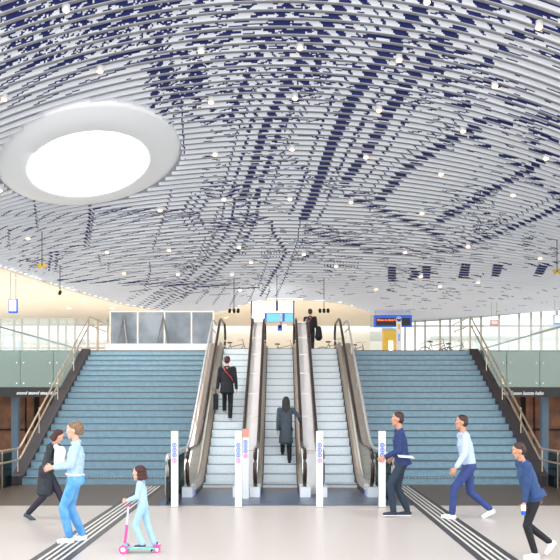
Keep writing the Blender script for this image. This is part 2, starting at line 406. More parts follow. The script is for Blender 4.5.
# ------------------------------------------------------------------ floors and shell
m = MB(); m.box(-7.5, 7.5, -6, 14.65, -0.3, 0); m.box(-30, -7.5, -6, 14.65, -0.3, 0); m.box(7.5, 30, -6, 14.65, -0.3, 0)
o = m.build('floor', M_floor); struct(o)
m = MB(); m.box(-6.55, 6.55, 14.65, 19, -0.3, 0); o = m.build('floor', M_dark_floor); struct(o)
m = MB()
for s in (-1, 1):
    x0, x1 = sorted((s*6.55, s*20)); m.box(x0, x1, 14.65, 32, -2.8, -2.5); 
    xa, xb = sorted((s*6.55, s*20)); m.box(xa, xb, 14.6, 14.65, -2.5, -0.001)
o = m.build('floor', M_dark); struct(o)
m = MB(); m.box(-20, 20, 25.34, 46, 2.42, UP-0.002); o = m.build('floor', [mat('upper floor', (190, 184, 176), 0.4)]); struct(o)
# side wall below the landing with timber panels
for s, nm in ((-1, 'wall_left'), (1, 'wall_right')):
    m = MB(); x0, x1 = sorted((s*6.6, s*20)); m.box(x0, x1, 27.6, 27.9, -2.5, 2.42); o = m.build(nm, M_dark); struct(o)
    for k, (a, b) in enumerate([(6.75, 7.1), (7.3, 7.9), (8.1, 8.45), (8.58, 8.82), (8.92, 9.25), (9.45, 11)]):
        mm = MB(); x0, x1 = sorted((s*a, s*b)); yo = 27.2+0.12*(k % 3); mm.box(x0, x1, yo, yo+0.08, -2.5, 2.38)
        where = 'left' if s < 0 else 'right'; desc = ['tucked against the stair flank', 'second out from the stair flank', 'third out from the stair flank', 'narrowest, fourth out from the stair flank', 'just inside the blue grey column', 'wide, beyond the column at the frame edge'][k]
        tag(mm.build('timber_panel', M_brown, org=((x0+x1)/2, yo, -2.5)), 'brown timber panel under the %s landing, %s' % (where, desc), 'panel', 'brown timber panels under the landings')
    mm = MB(); x0, x1 = sorted((s*8.8, s*9.02)); mm.box(x0, x1, 26.2, 26.42, -2.5, 2.42); mm.box(x0-.03, x1+.03, 26.17, 26.45, -2.5, -2.42)
    tag(mm.build('column', M_colblue, org=((x0+x1)/2, 26.3, -2.5)), 'square blue grey column under the %s landing' % ('left' if s < 0 else 'right'), 'column')
    mm = MB(); mm.tube([(s*6.7, 27.1, 1.05), (s*12, 27.1, 1.05)], 0.03, 8)
    for q in range(5): mm.tube([(s*(6.9+q*1.2), 27.1, 1.05), (s*(6.9+q*1.2), 27.1, -2.5)], 0.02, 6)
    tag(mm.build('guard_rail', M_black), 'thin dark rail in front of the brown panels at %s' % ('left' if s < 0 else 'right'), 'railing')

# ------------------------------------------------------------------ staircases
R_ = 0.175; T_ = 0.335; DS = 18.6; NST = 21
def staircase(s, label):
    t = thing('staircase', label, 'staircase', (s*4.22, DS, 0))
    for k in range(NST):
        y0 = DS+k*T_; z1 = (k+1)*R_; zb = max(0, z1-R_-0.25)
        m = MB(); x0, x1 = sorted((s*2.3, s*6.14))
        y1 = y0+T_+(0.06 if k < NST-1 else -T_+0.02)
        z0 = k*R_ if k else 0.0
        m.box(x0, x1, y0, y1 if k < NST-1 else 25.34, max(0, z0-0.05), z1-0.016, 0, mt=1)
        m.box(x0, x1, y0-0.022, (y0+T_+0.0) if k < NST-1 else 25.34, z1-0.016, z1, 1, mf=2)
        m.quad((x0, y0-0.021, z1+0.001), (x1, y0-0.021, z1+0.001), (x1, y0+0.045, z1+0.001), (x0, y0+0.045, z1+0.001), 2)
        m.v = [(v[0]-s*4.22, v[1]-DS, v[2]) for v in m.v]
        o = m.build('step', [M_riser, M_tread, M_nosing], t)
        if k == 0:
            mm = MB()
            n_ = 48
            for q in range(n_):
                xx = x0+(x1-x0)*(q+.25)/n_; mm.box(xx-s*4.22, xx+(x1-x0)/n_*0.5-s*4.22, -0.028, -0.022, z1-0.02, z1+0.003)
            mm.build('contrast_strip', M_steel, o)['label'] = 'dotted pale contrast marks'
    for nm, xa, xb, hgt in (('stringer', 6.14, 6.42, 0.05),):
        m = MB(); x0, x1 = sorted((s*xa-s*4.22, s*xb-s*4.22))
        y0 = -0.25; m.prism([(y0, -0.0), (y0, 0.22), (0.1, 0.175+hgt), (NST*T_-T_, UP+hgt), (6.7, UP+hgt*.2), (6.7, UP-1.3), (1.3, -0.0)], x0, x1); fixn(m.build(nm, M_string, t))
    return t
staircase(-1, 'wide blue grey stone staircase left of the escalators')
staircase(1, 'wide blue grey stone staircase right of the escalators')

# outer stair railings with glass
def outer_rail(s, label):
    M_steel = M_warm
    X = s*6.2
    t = thing('stair_railing', label, 'railing', (X, DS, 0))
    def path(dz): return [(0, 12.5-DS, 0.86+dz), (0, -0.1, 0.86+dz), (0, 0.05, 0.90+dz), (0, 6.7, 4.72+dz), (0, 6.85, 4.78+dz), (0, 9.3, 4.78+dz)]
    for dz in (0.0, -0.27):
        m = MB(); m.tube(path(dz), 0.024, 10); m.build('handrail', M_steel, t, True)
    posts = [(-4.2, 0, .86), (-2.6, 0, .86), (-1.0, 0, .86), (0.05, 0.2, .9), (1.7, 1.1, 0), (3.4, 2.0, 0), (5.1, 2.85, 0), (6.75, UP+.1, 4.75), (8.0, UP, 4.78), (9.28, UP, 4.78)]
    for y, zb, zt in posts:
        slope = 0.90+(y-0.05)*(3.82/6.65)
        zt = zt or slope; 
        if 0 < y < 6.7: zb = 0.33+(y-0.1)*0.522
        m = MB(); m.tube([(s*0.06, y, zb), (s*0.06, y, zt-0.02), (0, y, zt)], 0.014, 6); m.tube([(s*0.06, y, zt-.29), (0, y, zt-.27)], 0.01, 6); m.build('post', M_steel, t)
    m = MB(); m.prism([(0.1, 0.36), (6.65, UP+0.2), (6.65, 4.35), (0.1, 0.52)], s*0.09, s*0.1); fixn(m.build('glass_panel', M_glass, t))
    for a, b in ((-6.0, -4.3), (-4.25, -2.65), (-2.6, -1.05), (-1.0, -0.28)):
        m = MB(); m.box(min(s*.09, s*.1), max(s*.09, s*.1), a, b, 0.0, 0.78); m.build('glass_panel', M_tglass, t)
    return t
outer_rail(-1, 'steel double handrail with glass along the far left edge of the left staircase')
outer_rail(1, 'steel double handrail with glass along the far right edge of the right staircase')

# ------------------------------------------------------------------ landing edge: fascia glass
for s in (-1, 1):
    side = 'left' if s < 0 else 'right'
    m = MB(); x0, x1 = sorted((s*6.52, s*20)); m.box(x0, x1, 25.05, 25.3, 2.3, 2.46, 1); m.box(x0, x1, 25.2, 25.3, 2.46, UP, 0)
    o = m.build('wall_%s' % side, [M_fasback, M_black]); struct(o)
    xs = [6.55, 7.28, 8.34, 9.40, 10.46, 11.52]
    for k in range(5):
        t = thing('glass_panel', 'greenish glass panel bolted to the %s landing edge, %s' % (side, ['right beside the staircase', 'second out from the staircase', 'third out from the staircase', 'fourth out from the staircase', 'fifth out, past the frame edge'][k]), 'glass panel', (s*xs[k], 25.0, 2.48), 0, 'glass panels along the landing edge')
        m = MB(); w = xs[k+1]-xs[k]-0.02; a, b = sorted((0, s*w)); m.box(a, b, 0.04, 0.06, 0, 1.14); m.build('pane', M_fascia, t)
        m = MB(); m.box(a, b, 0.04, 0.055, 1.15, 2.2); m.build('pane', M_glass, t)
        for bx in (0.1, w-0.1):
            for bz in (0.12, 0.78):
                m = MB(); m.disc((s*bx, 0.04, bz), 0.025, -0.015, 0, 10, 'y'); m.build('bolt', M_white, t)
    # lettering band
    ob = text_mesh('De Trein, Tussen laatste halte' if s > 0 else 'stond stond staand, geslaad', 1.66, .135, M_white, o)
    ob.location = (s*7.62, 25.035, 2.275); ob['label'] = 'white slanted lettering'
    m = MB(); x0, x1 = sorted((s*6.52, s*20)); m.box(x0, x1, 25.045, 25.07, 2.16, 2.46); m.build('edge_beam', M_black, o)

# long rails on the upper floor running away
for s in (-1, 1):
    t = thing('balustrade', 'steel railing on the upper floor at the %s running back towards the windows' % ('left' if s < 0 else 'right'), 'railing', (s*10.1, 27, UP))
    m = MB(); m.tube([(0, 0, 1.05), (0, 12, 1.05)], 0.04, 8); m.build('handrail', M_colblue, t, True)
    for k in range(9):
        m = MB(); m.tube([(0, k*1.5, 0), (0, k*1.5, 1.03)], 0.016, 6); m.build('post', M_steel, t)

# ------------------------------------------------------------------ escalators
E0 = 18.2; ER = 0.2; ET = 0.3464; EN = 18
YT = E0+UP/0.57735
def nose(y):   # smoothed carrying line
    z = np.clip((y-E0)*0.57735, 0, UP)
    return float(z)
def epath(h, y0, y1, step=0.35):
    ys = list(np.arange(y0, y1, step))+[y1]
    out = []
    for y in ys:
        z = sum(nose(y+dy) for dy in np.linspace(-0.45, 0.45, 9))/9
        out.append((y, z+h))
    return out
def escalator(cx, label):
    t = thing('escalator', label, 'escalator', (cx, 0, 0))
    # steps
    for k in range(1, 21):
        y0 = 17.8+(k-1)*ET; 
        ztop = nose(y0+ET*0.5) if k > 1 else 0.09
        zt = min(UP, max(ztop, 0.02)); zprev = max(0, min(UP, nose(y0-ET*0.5))) if k > 1 else 0
        if zt-zprev < 0.01 and k > 3: continue
        m = MB(); m.box(-.39, .39, y0, min(y0+ET+.03, 25.28), zprev-0.08 if zprev > .1 else -0.0, zt-0.018, 0, mt=1)
        m.box(-.39, .39, y0-0.012, y0+ET, zt-0.018, zt, 1, mf=2)
        m.build('step', [M_estep, M_etread, mat('escalator nosing', (128, 142, 152), 0.4, 0.1)], t)
    m = MB(); m.box(-.39, .39, 17.0, 17.8, 0, 0.012); m.build('comb_plate', M_comb, t)
    for s in (-1, 1):
        a = .395; 
        m = MB(); m.band(epath(0, 16.45, 25.9), [(s*a, -0.2), (s*(a+.012), -0.2), (s*(a+.012), .10), (s*a, .10)]); fixn(m.build('skirt', M_black, t))
        m = MB(); m.band(epath(0, 16.4, 25.9), [(s*(a+.012), -0.1), (s*(a+.06), -0.1), (s*(a+.06), .19), (s*(a+.012), .10)]); fixn(m.build('inner_deck', M_bronze, t))
        m = MB(); m.band(epath(0, 16.3, 26.0), [(s*(a+.06), -0.1), (s*(a+.135), -0.1), (s*(a+.135), .26), (s*(a+.06), .19)]); fixn(m.build('balustrade_base', M_deck, t))
        m = MB(); m.band(epath(0, 16.0, 26.2), [(s*(.498), .24), (s*(.506), .24), (s*(.506), .93), (s*(.498), .93)]); fixn(m.build('glass_panel', M_glass, t))
        hp = [(y, z) for y, z in epath(.97, 16.15, 26.3)]
        c0 = hp[0]; r0 = .38
        start = [(c0[0]-r0*math.sin(q*PI/10), c0[1]-r0+r0*math.cos(q*PI/10)) for q in range(10, 0, -1)]
        c1 = hp[-1]; end = [(c1[0]+r0*math.sin(q*PI/10), c1[1]-r0+r0*math.cos(q*PI/10)) for q in range(1, 11)]
        pts = [(s*.505, y, z) for y, z in start+hp+end]
        m = MB(); m.tube(pts, 0.04, 10); m.build('handrail', M_rubber, t, True)
        m = MB(); xa, xb = sorted((s*.41, s*.62)); m.box(xa, xb, 15.85, 16.6, 0.015, .22); m.build('newel_base', M_white, t)
        m = MB(); m.box(*sorted((s*.40, s*.44)), 16.25, 16.45, 0.0, .12); m.build('skirt_light', mat('blue lamp', (110, 110, 200), .3, emit=.2), t)
    return t
escalator(-1.37, 'left escalator carrying a man in black with a red shoulder strap')
escalator(0.0, 'middle escalator carrying a long haired woman in a dark coat')
escalator(1.37, 'right escalator, its steps empty, a man stepping off beyond its top')
m = MB(); m.box(-2.3, 2.3, 14.65, 16.99, 0.0, 0.012)
for i in range(5): m.box(-2.3, 2.3, 14.75+i*0.45, 14.765+i*0.45, 0.012, 0.014)
tag(m.build('landing_plate', M_plate), 'blue grey steel landing plate at the foot of the three escalators', 'floor plate')
for s in (-1, 1):
    side = 'left and middle' if s < 0 else 'middle and right'
    t = thing('divider', 'white infill panelling between the %s escalators' % side, 'divider', (s*.685, 0, 0))
    m = MB(); m.band(epath(0, 16.5, 25.7), [(-.13, 0.0), (.13, 0.0), (.13, .86), (-.13, .86)]); fixn(m.build('panel', M_wpink, t))
    m = MB()
    for i in range(9): 
        y = 17.5+i*1.0; z = nose(y)+.865; m.box(-.13, .13, y, y+.012, z-.01, z+.012)
    m.build('joint_strip', M_steel, t)
for s in (-1, 1):
    t = thing('casing', 'bronze sloping casing on the outer side of the %s escalator' % ('left' if s < 0 else 'right'), 'casing', (s*2.1, 0, 0))
    m = MB(); m.band(epath(0, 17.4, 26.0), [(s*-.14, -0.12), (s*.195, -0.12), (s*.195, .20), (s*.05, .22), (s*-.14, .14)]); fixn(m.build('panel', M_deck, t))
    t = thing('stair_railing', 'slim steel handrail with a glass end guard beside the %s escalator' % ('left' if s < 0 else 'right'), 'railing', (s*2.12, 0, 0))
    hp = [(0, y, z) for y, z in epath(.93, 14.75, 26.3)]
    m = MB(); m.tube([(0, 14.72, .55), (0, 14.66, .72), (0, 14.68, .88)]+hp, 0.03, 10); m.build('handrail', M_rail, t, True)
    m = MB(); m.tube([(0, 14.72, .3), (0, 14.78, .62)]+[(s*.05, y, z-.27) for _, y, z in hp[1:]], 0.016, 8); m.build('handrail', M_rubber, t, True)
    for y in (14.8, 15.9, 17.1, 18.4, 20.2, 22.0, 23.8, 25.4):
        m = MB(); zz = nose(y); m.tube([(0, y, zz+.93), (s*.05, y, zz+.84), (s*.05, y, max(0.0, zz+.2))], 0.011, 6); m.build('bracket', M_steel, t)
    m = MB(); m.box(-.006, .006, 14.72, 17.3, .03, .84); m.build('glass_panel', M_tglass, t)
    m = MB(); m.box(-.02, .02, 14.70, 14.76, 0.013, .88); m.build('post', M_black, t)
    m = MB(); m.box(-.05, .05, 14.72, 17.3, 0.013, .03); m.build('base_rail', M_plate, t)

# entrance posts
def pedestal(x, d, label, cap, first=[None]):
    if True:
        t = thing('gate_post', label, 'post', (x, d, 0), 0, 'slim white signal posts at the escalators')
        m = MB(); m.box(-.062, .062, -.05, .05, 0.015, 1.24); m.build('body', M_white, t)
        m = MB(); m.box(-.07, .07, -.06, .06, 0, .015); m.build('base', M_steel, t)
        m = MB(); m.box(-.063, .063, -.051, .051, 1.24, 1.41); m.build('cap', cap, t)
        for k, (z, mt) in enumerate(((1.15, M_blue), (1.06, M_blue), (.97, M_blue), (.87, M_pink))):
            m = MB(); m.tube([(.034*math.cos(q*PI/8), -.052, z+.034*math.sin(q*PI/8)) for q in range(16)], .008, 6, closed=True); m.tube([(0, -.053, z-.018), (0, -.053, z+.018)], .007, 5)
            o = m.build('symbol', mt, t); o['label'] = 'pink ring sign' if mt is M_pink else 'blue ring sign'
    return t
capg = mat('pale green cap', (226, 240, 205), .3); capr = mat('red topped cap', (236, 150, 130), .3)
pedestal(-1.94, 14.4, 'white signal post left of the left escalator', capg)
pedestal(-.766, 14.4, 'white signal post between left and middle escalators, nearer of the two', capg)
pedestal(-.69, 16.2-.5, 'white signal post with reddish cap just behind another between left and middle escalators', capr)
pedestal(.73, 14.4, 'white signal post between middle and right escalators', mat('cream cap', (250, 246, 232), .3))
pedestal(1.88, 14.4, 'white signal post right of the right escalator', mat('cream cap', (250, 246, 232), .3))

# tactile paving
for s in (-1, 1):
    t = thing('tactile_paving', 'dark guide strip with pale ribs on the floor before the %s staircase' % ('left' if s < 0 else 'right'), 'tactile paving', (0, 0, 0))
    c = lambda d: s*(2.80+ (d-10)*0.017) if s < 0 else s*(2.66+(d-10)*0.02)
    def strip(off, w, d0, d1, z, name, mt):
        m = MB(); 
        m.v = [(c(d0)+off-w/2, d0, .0005), (c(d0)+off+w/2, d0, .0005), (c(d1)+off+w/2, d1, .0005), (c(d1)+off-w/2, d1, .0005)]; m.v += [(v[0], v[1], z) for v in m.v]
        m.f = [(4,5,6,7),(0,1,5,4),(1,2,6,5),(2,3,7,6),(3,0,4,7),(0,3,2,1)]; m.m = [0]*6
        return m.build(name, mt, t)
    strip(0, .50, 6, 18.3, .002, 'base', M_tband)
    for k in range(4): strip((k-1.5)*.088, .034, 6, 18.2, .007, 'rib', M_rib)

# ------------------------------------------------------------------ upper floor furniture
HD = 28.0
t = thing('hoarding', 'grey sheet hoarding with pale frame at the head of the left staircase', 'hoarding', (0, HD, UP))
zt_ = H+94.5*HD/F-UP
edges = [110.5, 137.8, 164.6, 191.6, 213.5]
for a, b in zip(edges[:-1], edges[1:]):
    m = MB(); m.box((a-CX)*HD/F+.02, (b-CX)*HD/F-.02, 0, .03, .42, zt_-.03); m.build('panel', M_hoard, t)
for a in edges: m = MB(); xx = (a-CX)*HD/F; m.box(xx-.028, xx+.028, -.03, .05, 0, zt_); m.build('post', M_steel, t)
m = MB(); m.box((110.5-CX)*HD/F, (213.5-CX)*HD/F, -.02, .05, zt_-.03, zt_+.02); m.build('top_rail', M_steel, t)
m = MB(); m.box((108-CX)*HD/F, (213.5-CX)*HD/F, -.4, -.1, 0, .4); m.build('plinth', M_white, t)
for a in (124, 163.5): 
    for q in (-5, 5): m = MB(); m.tube([((a-CX)*HD/F, -.04, zt_-.15), ((a+q-CX)*HD/F, -.35, .38)], .02, 6); m.build('brace', M_steel, t)

# portal with lit blue signs in the middle
PD = 32.0
def px(x): return (x-CX)*PD/F
def pz(y): return H-(y-HY)*PD/F
t = thing('sign_portal', 'tall dark framed portal with blue and white lit sign band behind the middle escalator', 'portal', (0, PD, UP))
for x in (251.5, 293.6): m = MB(); m.box(px(x)-.03, px(x)+.03, 0, .08, 0, pz(301)-UP); m.build('post', M_black, t)
m = MB(); m.box(px(251.5), px(293.6), .02, .3, pz(312)-UP, pz(302)-UP); m.build('light_box', M_lit, t)
for x0, x1, mt, nm in ((251.8, 264.2, M_lit, 'white'), (264.4, 280.5, M_blueL, 'blue'), (282.5, 293.3, M_blueL, 'blue')):
    m = MB(); m.box(px(x0), px(x1), 0, .1, pz(321.5)-UP, pz(313.5)-UP); o = m.build('sign', mt, t); o['label'] = 'lit %s sign' % nm
    if nm == 'white':
        ob = text_mesh('OV Delft', px(263.4)-px(252.6), pz(315)-pz(320), M_blueL, o, 0); ob.location = ((px(263.4)+px(252.6))/2, -.012, (pz(315)+pz(320))/2-UP)
    else:
        m = MB(); m.box(px(x0), px(x0+2.2), -.012, 0, pz(321.5)-UP, pz(313.5)-UP); m.build('lettering', M_blue, o)
m = MB(); m.box(px(251.5), px(293.6), -.02, .1, pz(322.5)-UP, pz(321.5)-UP); m.box(px(251.5), px(293.6), -.02, .1, pz(313.4)-UP, pz(312.4)-UP); m.build('crossbar', M_mull, t)
m = MB(); m.tube([(px(277), 31.3, float(zc(px(277), 31.3))+.1), (px(277), 31.3, pz(304))], .015, 6); m.box(px(275.6), px(278.4), 31.2, 31.4, pz(313), pz(304)); tag(m.build('pendant_speaker', mat('mauve grey', (96, 90, 120), .5)), 'narrow dark speaker column hanging in front of the white portal box', 'speaker')
t = thing('display_screen', 'small tilted blue and white screens on a bracket under the portal', 'screen', (px(281), 31.9, 0))
m = MB(); m.box(-.14, .05, -.05, .02, pz(331), pz(326)); m.build('screen', M_blue, t); m = MB(); m.box(.08, .22, -.05, .02, pz(331), pz(325)); m.build('screen', M_lit, t)
m = MB(); m.tube([(0, .05, pz(326)), (0, .05, pz(322))], .02, 6); m.ball((-.05, -.05, pz(327)), .07); m.build('bracket', M_black, t)

# hanging departures board
t = thing('departure_board', 'blue framed black departures board with glowing red text hung over the right staircase head', 'sign', (at(393, 321, 36).x, 36, 0))
def zz(y, d): return H-(y-HY)*d/F
m = MB(); m.box(-.88, .88, 0, .2, zz(327, 36), zz(315, 36)); m.build('frame', M_blue, t)
m = MB(); m.box(-.78, .8, -.02, 0, zz(325.6, 36), zz(318, 36)); m.build('screen', M_black, t)
ob = text_mesh('Deze is deze hal', .95, .085, M_led, t, 0); ob.location = (-.25, -.03, zz(320, 36))
for x in (-.8, .8): m = MB(); m.tube([(x, .1, zz(315, 36)), (x, .1, float(zc(5+x, 36))+.1)], .015, 6); m.build('rod', M_mull, t)

t = thing('kiosk', 'yellow ticket machine with grey top on the upper floor', 'machine', (at(390, 340, 33).x, 33, UP))
m = MB(); m.box(-.28, .28, 0, .4, 0, zz(330.5, 33)-UP); m.build('body', M_yellow, t); m = MB(); m.box(-.3, .3, -.02, .42, zz(330.5, 33)-UP, zz(328, 33)-UP); m.build('top', M_mull, t)
m = MB(); m.box(-.05, .12, -.01, 0, .4, zz(341, 33)-UP); m.build('panel', M_lit, t)
t = thing('totem', 'slim rounded white information totem in front of the departures board', 'totem', (at(399, 340, 31).x, 31, UP))
m = MB(); m.box(-.1, .1, 0, .06, 0, zz(319, 31)-UP); m.disc((0, 0, zz(319, 31)-UP), .1, .06, 0, 20, 'y'); m.build('body', M_white, t)
m = MB(); m.tube([(.06*math.cos(q*PI/8), -.004, zz(319, 31)-UP+.06*math.sin(q*PI/8)) for q in range(16)], .012, 5, closed=True); m.box(-.02, .02, -.006, 0, zz(341, 31)-UP, zz(334, 31)-UP); m.build('symbol', M_blue, t)
m = MB(); m.box(-.04, .04, -.006, 0, zz(329, 31)-UP, zz(324, 31)-UP); m.build('symbol', M_yellow, t)

# bicycles on the upper floor
def bicycle(loc, rz, label, col):
    t = thing('bicycle', label, 'bicycle', loc, rz, 'parked bicycles on the upper floor')
    for x in (-.52, .52):
        m = MB(); m.tube([(x+.34*math.cos(q*PI/12), 0, .34+.34*math.sin(q*PI/12)) for q in range(24)], .018, 6, closed=True)
        for q in range(8): m.tube([(x, 0, .34), (x+.33*math.cos(q*PI/4), 0, .34+.33*math.sin(q*PI/4))], .003, 3)
        m.build('wheel', M_black, t)
    m = MB()
    for a, b in (((-.52,0,.34),(-.12,0,.3)), ((-.12,0,.3),(-.25,0,.85)), ((-.25,0,.8),(-.52,0,.34)), ((-.12,0,.3),(.36,0,.78)), ((-.22,0,.72),(.34,0,.86)), ((.52,0,.34),(.33,0,.98))): m.tube([a, b], .017, 6)
    m.build('frame', col, t)
    m = MB(); m.tube([(.18, -.26, 1.03), (.3, -.1, 1.06), (.33, 0, .98), (.3, .1, 1.06), (.18, .26, 1.03)], .014, 6); m.build('handlebar', M_steel, t)
    m = MB(); m.ball((-.27, 0, .9), (.13, .07, .035)); m.build('saddle', M_black, t)
gm = mat('green bike', (90, 120, 90), .4); rm = mat('rust bike', (160, 100, 70), .4); bm_ = mat('slate bike', (90, 100, 120), .4)
for k, (x, d, rz, lb, cl) in enumerate([(-1.9, 33.5, .4, 'slate bicycle parked left of the sign portal', bm_), (1.15, 33.5, 1.2, 'rust coloured bicycle just right of the sign portal', rm), (2.3, 33, .2, 'green bicycle parked beyond the right escalator head', gm), (3.5, 34.8, .9, 'slate bicycle left of the yellow machine', bm_), (6.6, 33, .3, 'rust coloured bicycle right of the white totem', rm), (7.6, 34, .1, 'green bicycle near the top of the right stair railing', gm), (.15, 34.2, .15, 'green bicycle seen through the sign portal', gm)]):
    bicycle((x, d, UP), rz, lb, cl)

# hanging signs and fittings
def hang(name, label, cat, x, y0, y1, x0, x1, d, mt, acc, roff=0):
    t = thing(name, label, cat, (at(x, y0, d).x, d, 0))
    w0 = (x0-x)*d/F; w1 = (x1-x)*d/F
    m = MB(); m.box(w0, w1, 0, .1, zz(y1, d), zz(y0, d)); m.build('case', M_black if acc is None else acc, t)
    m = MB(); m.box(w0+.04, w1-.04, -.02, 0, zz(y1, d)+.08, zz(y0, d)-.04); m.build('screen', mt, t)
    X = t.location.x
    ztop = float(zc(X, d))+.12
    for q in (w0+.06, w1-.06): m = MB(); m.tube([(q, .05, zz(y0, d)), (q, .05, ztop)], .014, 6); m.build('rod', M_mull, t)
    t2 = t; return t
hang('hanging_sign', 'lit white and blue sign hanging under the cream soffit at far left', 'sign', 12.5, 299, 313, 8.5, 17, 29.5, M_lit, M_blue)
hang('hanging_sign', 'small white sign with red heading hanging before the right windows', 'sign', 494, 320, 326, 490.5, 498.5, 34, M_white, M_red)
hang('hanging_sign', 'blue and white sign hanging at the far right frame edge', 'sign', 557, 315, 324.5, 554, 562, 33, M_lit, M_blue)
def spots(name, label, x, y, yt, d, mt, n=1):
    t = thing(name, label, 'spotlight', (at(x, y, d).x, d, 0))
    X = t.location.x; m = MB(); m.tube([(0, 0, zz(y, d)), (0, 0, max(zz(yt, d), min(float(zc(X, d))+.12, zz(yt,d)+1)))], .014, 6); m.build('rod', M_black, t)
    for i in range(n):
        m = MB(); m.tube([(i*.16-.08*(n-1), .05, zz(y, d)+.06), (i*.16-.08*(n-1), -.06, zz(y, d)-.04)], .06, 10); m.build('lamp_head', mt, t)
spots('hanging_spotlight', 'black spotlight hanging on a rod below the cream soffit at left', 60, 293, 282, 29.5, M_black)
spots('hanging_spotlight', 'yellow tipped fitting hanging from the slatted ceiling at left', 42, 266, 228, 26.5, M_yellow, 2)
spots('hanging_spotlight', 'yellow fitting hanging from the slatted ceiling at far right', 557, 272, 235, 26.5, M_yellow, 2)
spots('hanging_spotlight', 'black cluster lamp above the end of the grey hoarding', 234, 311, 304, 30, M_black, 3)
spots('hanging_spotlight', 'black cluster lamp hanging right of the man at the escalator head', 324, 311, 303, 31, M_black, 3)

# recessed ceiling lamps
LAMPS = [(66,10),(100,71),(4,99),(201,51),(211,102),(300,48),(295,98),(399,60),(379,110),(495,86),(539,27),(427,2),(366,157),(441,174),(513,195),(463,131),(546,158),(215,154),(292,149),(290,199),(160,210),(224,199),(28,238),(107,252),(169,250),(239,247),(304,254),(351,202),(422,213),(468,246),(405,252),(336,266),(124,273),(178,274),(251,262),(232,274),(376,289),(421,276),(478,282),(152,176),(440,286),(240,290),(0,190),(540,258)]
lampme = None
for i, (x, y) in enumerate(LAMPS):
    if y < 230 and math.hypot((x-91)/92, (y-157)/55) < 1: continue
    X, d = img2ceil(np.array([x]), np.array([y])); X = float(X[0]); d = float(d[0])
    if lampme is None:
        mm = MB(); mm.disc((0,0,-.01), .085, .14, 0, 16); mm.ball((0,0,-.012), (.065,.065,.04), 1); ob = mm.build('ceiling_lamp', [M_white, M_spot]); lampme = ob
    else:
        ob = lampme.copy(); C.objects.link(ob)
    ob.location = (X, d, float(zc(X, d))-.005)
    tag(ob, 'small round warm lamp set flush among the printed ceiling slats', 'ceiling lamp', 'round lamps in the slatted ceiling')
# lamps in the cream soffit
SL = [(14,277),(35,283),(53,290),(54,289),(69,302),(84,292),(69,290),(111,300),(105,308),(226,318),(231,309),(231,329),(60,285)]
EXs = np.arange(-60, 401, 6.0)
def soffit_pt(x, y):
    best = None
    e_y = float(np.interp(x, EX, EY)); ex, ed = img2ceil(np.array([x*1.0]), np.array([e_y])); ex = float(ex[0]); ed = float(ed[0])
    # search the column of the ruled strip that crosses this ray
    for xx in np.arange(-60, 400, 3.0):
        yy = float(np.interp(xx, EX, EY)); a, b = img2ceil(np.array([xx]), np.array([yy])); e = Vector((float(a[0]), float(b[0]), float(zc(a[0], b[0]))-.01))
        bb = Vector((e.x*41.5/e.y, 42.5, H+4.35))
        for j in range(1, 14):
            u = j/14; p = e.lerp(bb, u); p.z += 0.35*math.sin(u*PI)*(1 if xx > 200 else .35)
            q = (CX+F*p.x/p.y, HY-F*(p.z-H)/p.y); dd = math.hypot(q[0]-x, q[1]-y)
            if best is None or dd < best[0]: best = (dd, p)
    return best[1]
smpl = None
for i, (x, y) in enumerate([(14,277),(35,283),(53,295),(69,308),(84,299),(111,308),(69,290),(226,318),(232,311)]):
    p = soffit_pt(x, y)
    if smpl is None:
        mm = MB(); mm.disc((0,0,-.03), .13, .05, 0, 16); mm.disc((0,0,-.036), .1, .01, 1, 16); ob = mm.build('ceiling_lamp', [M_white, M_spot]); smpl = ob
    else: ob = smpl.copy(); C.objects.link(ob)
    ob.location = p
    tag(ob, 'small round lamp set flush in the smooth cream soffit', 'ceiling lamp', 'round lamps in the cream soffit')

# ------------------------------------------------------------------ windows
def facade(name, X0, X1, d, ztop, xs, zt2):
    o = struct(thing(name, 'tall glazed window wall of the upper hall', 'window', (0, 0, 0))); del o['category']
    for k, X in enumerate(xs):
        m = MB(); m.box(X-.045, X+.045, d-.08, d+.08, UP, ztop(X)+.2); m.build('mullion', M_mull, o)
    for z in zt2:
        m = MB(); m.box(X0, X1, d-.06, d+.06, z-.04, z+.04); m.build('transom', M_mull, o)
    m = MB(); m.box(X0, X1, d-.01, d+.01, UP, max(ztop(X0), ztop(X1))); m.build('glass', M_glass, o)
fd = 40.0
facade('window_1', -20, -5.5, 40.5, lambda X: H+4.32, [(x-CX)*40.5/F for x in (-14, -5, 0, 14, 22, 38, 49, 58, 66, 75, 88, 98, 108)]+[-19], [UP+1.2, UP+.08, H+4.2])
facade('window_2', 4.6, 20, fd, lambda X: float(zc(X, fd)), [(x-CX)*fd/F for x in (405, 415, 425, 440, 450, 461, 470, 481, 499, 519, 531, 541, 557, 570, 590)], [zz(326, fd), UP+.05])
# white back wall between
m = MB(); m.box(-5.6, 6.2, 43, 43.2, UP, H+4.6); o = m.build('wall_back', M_cream); struct(o)
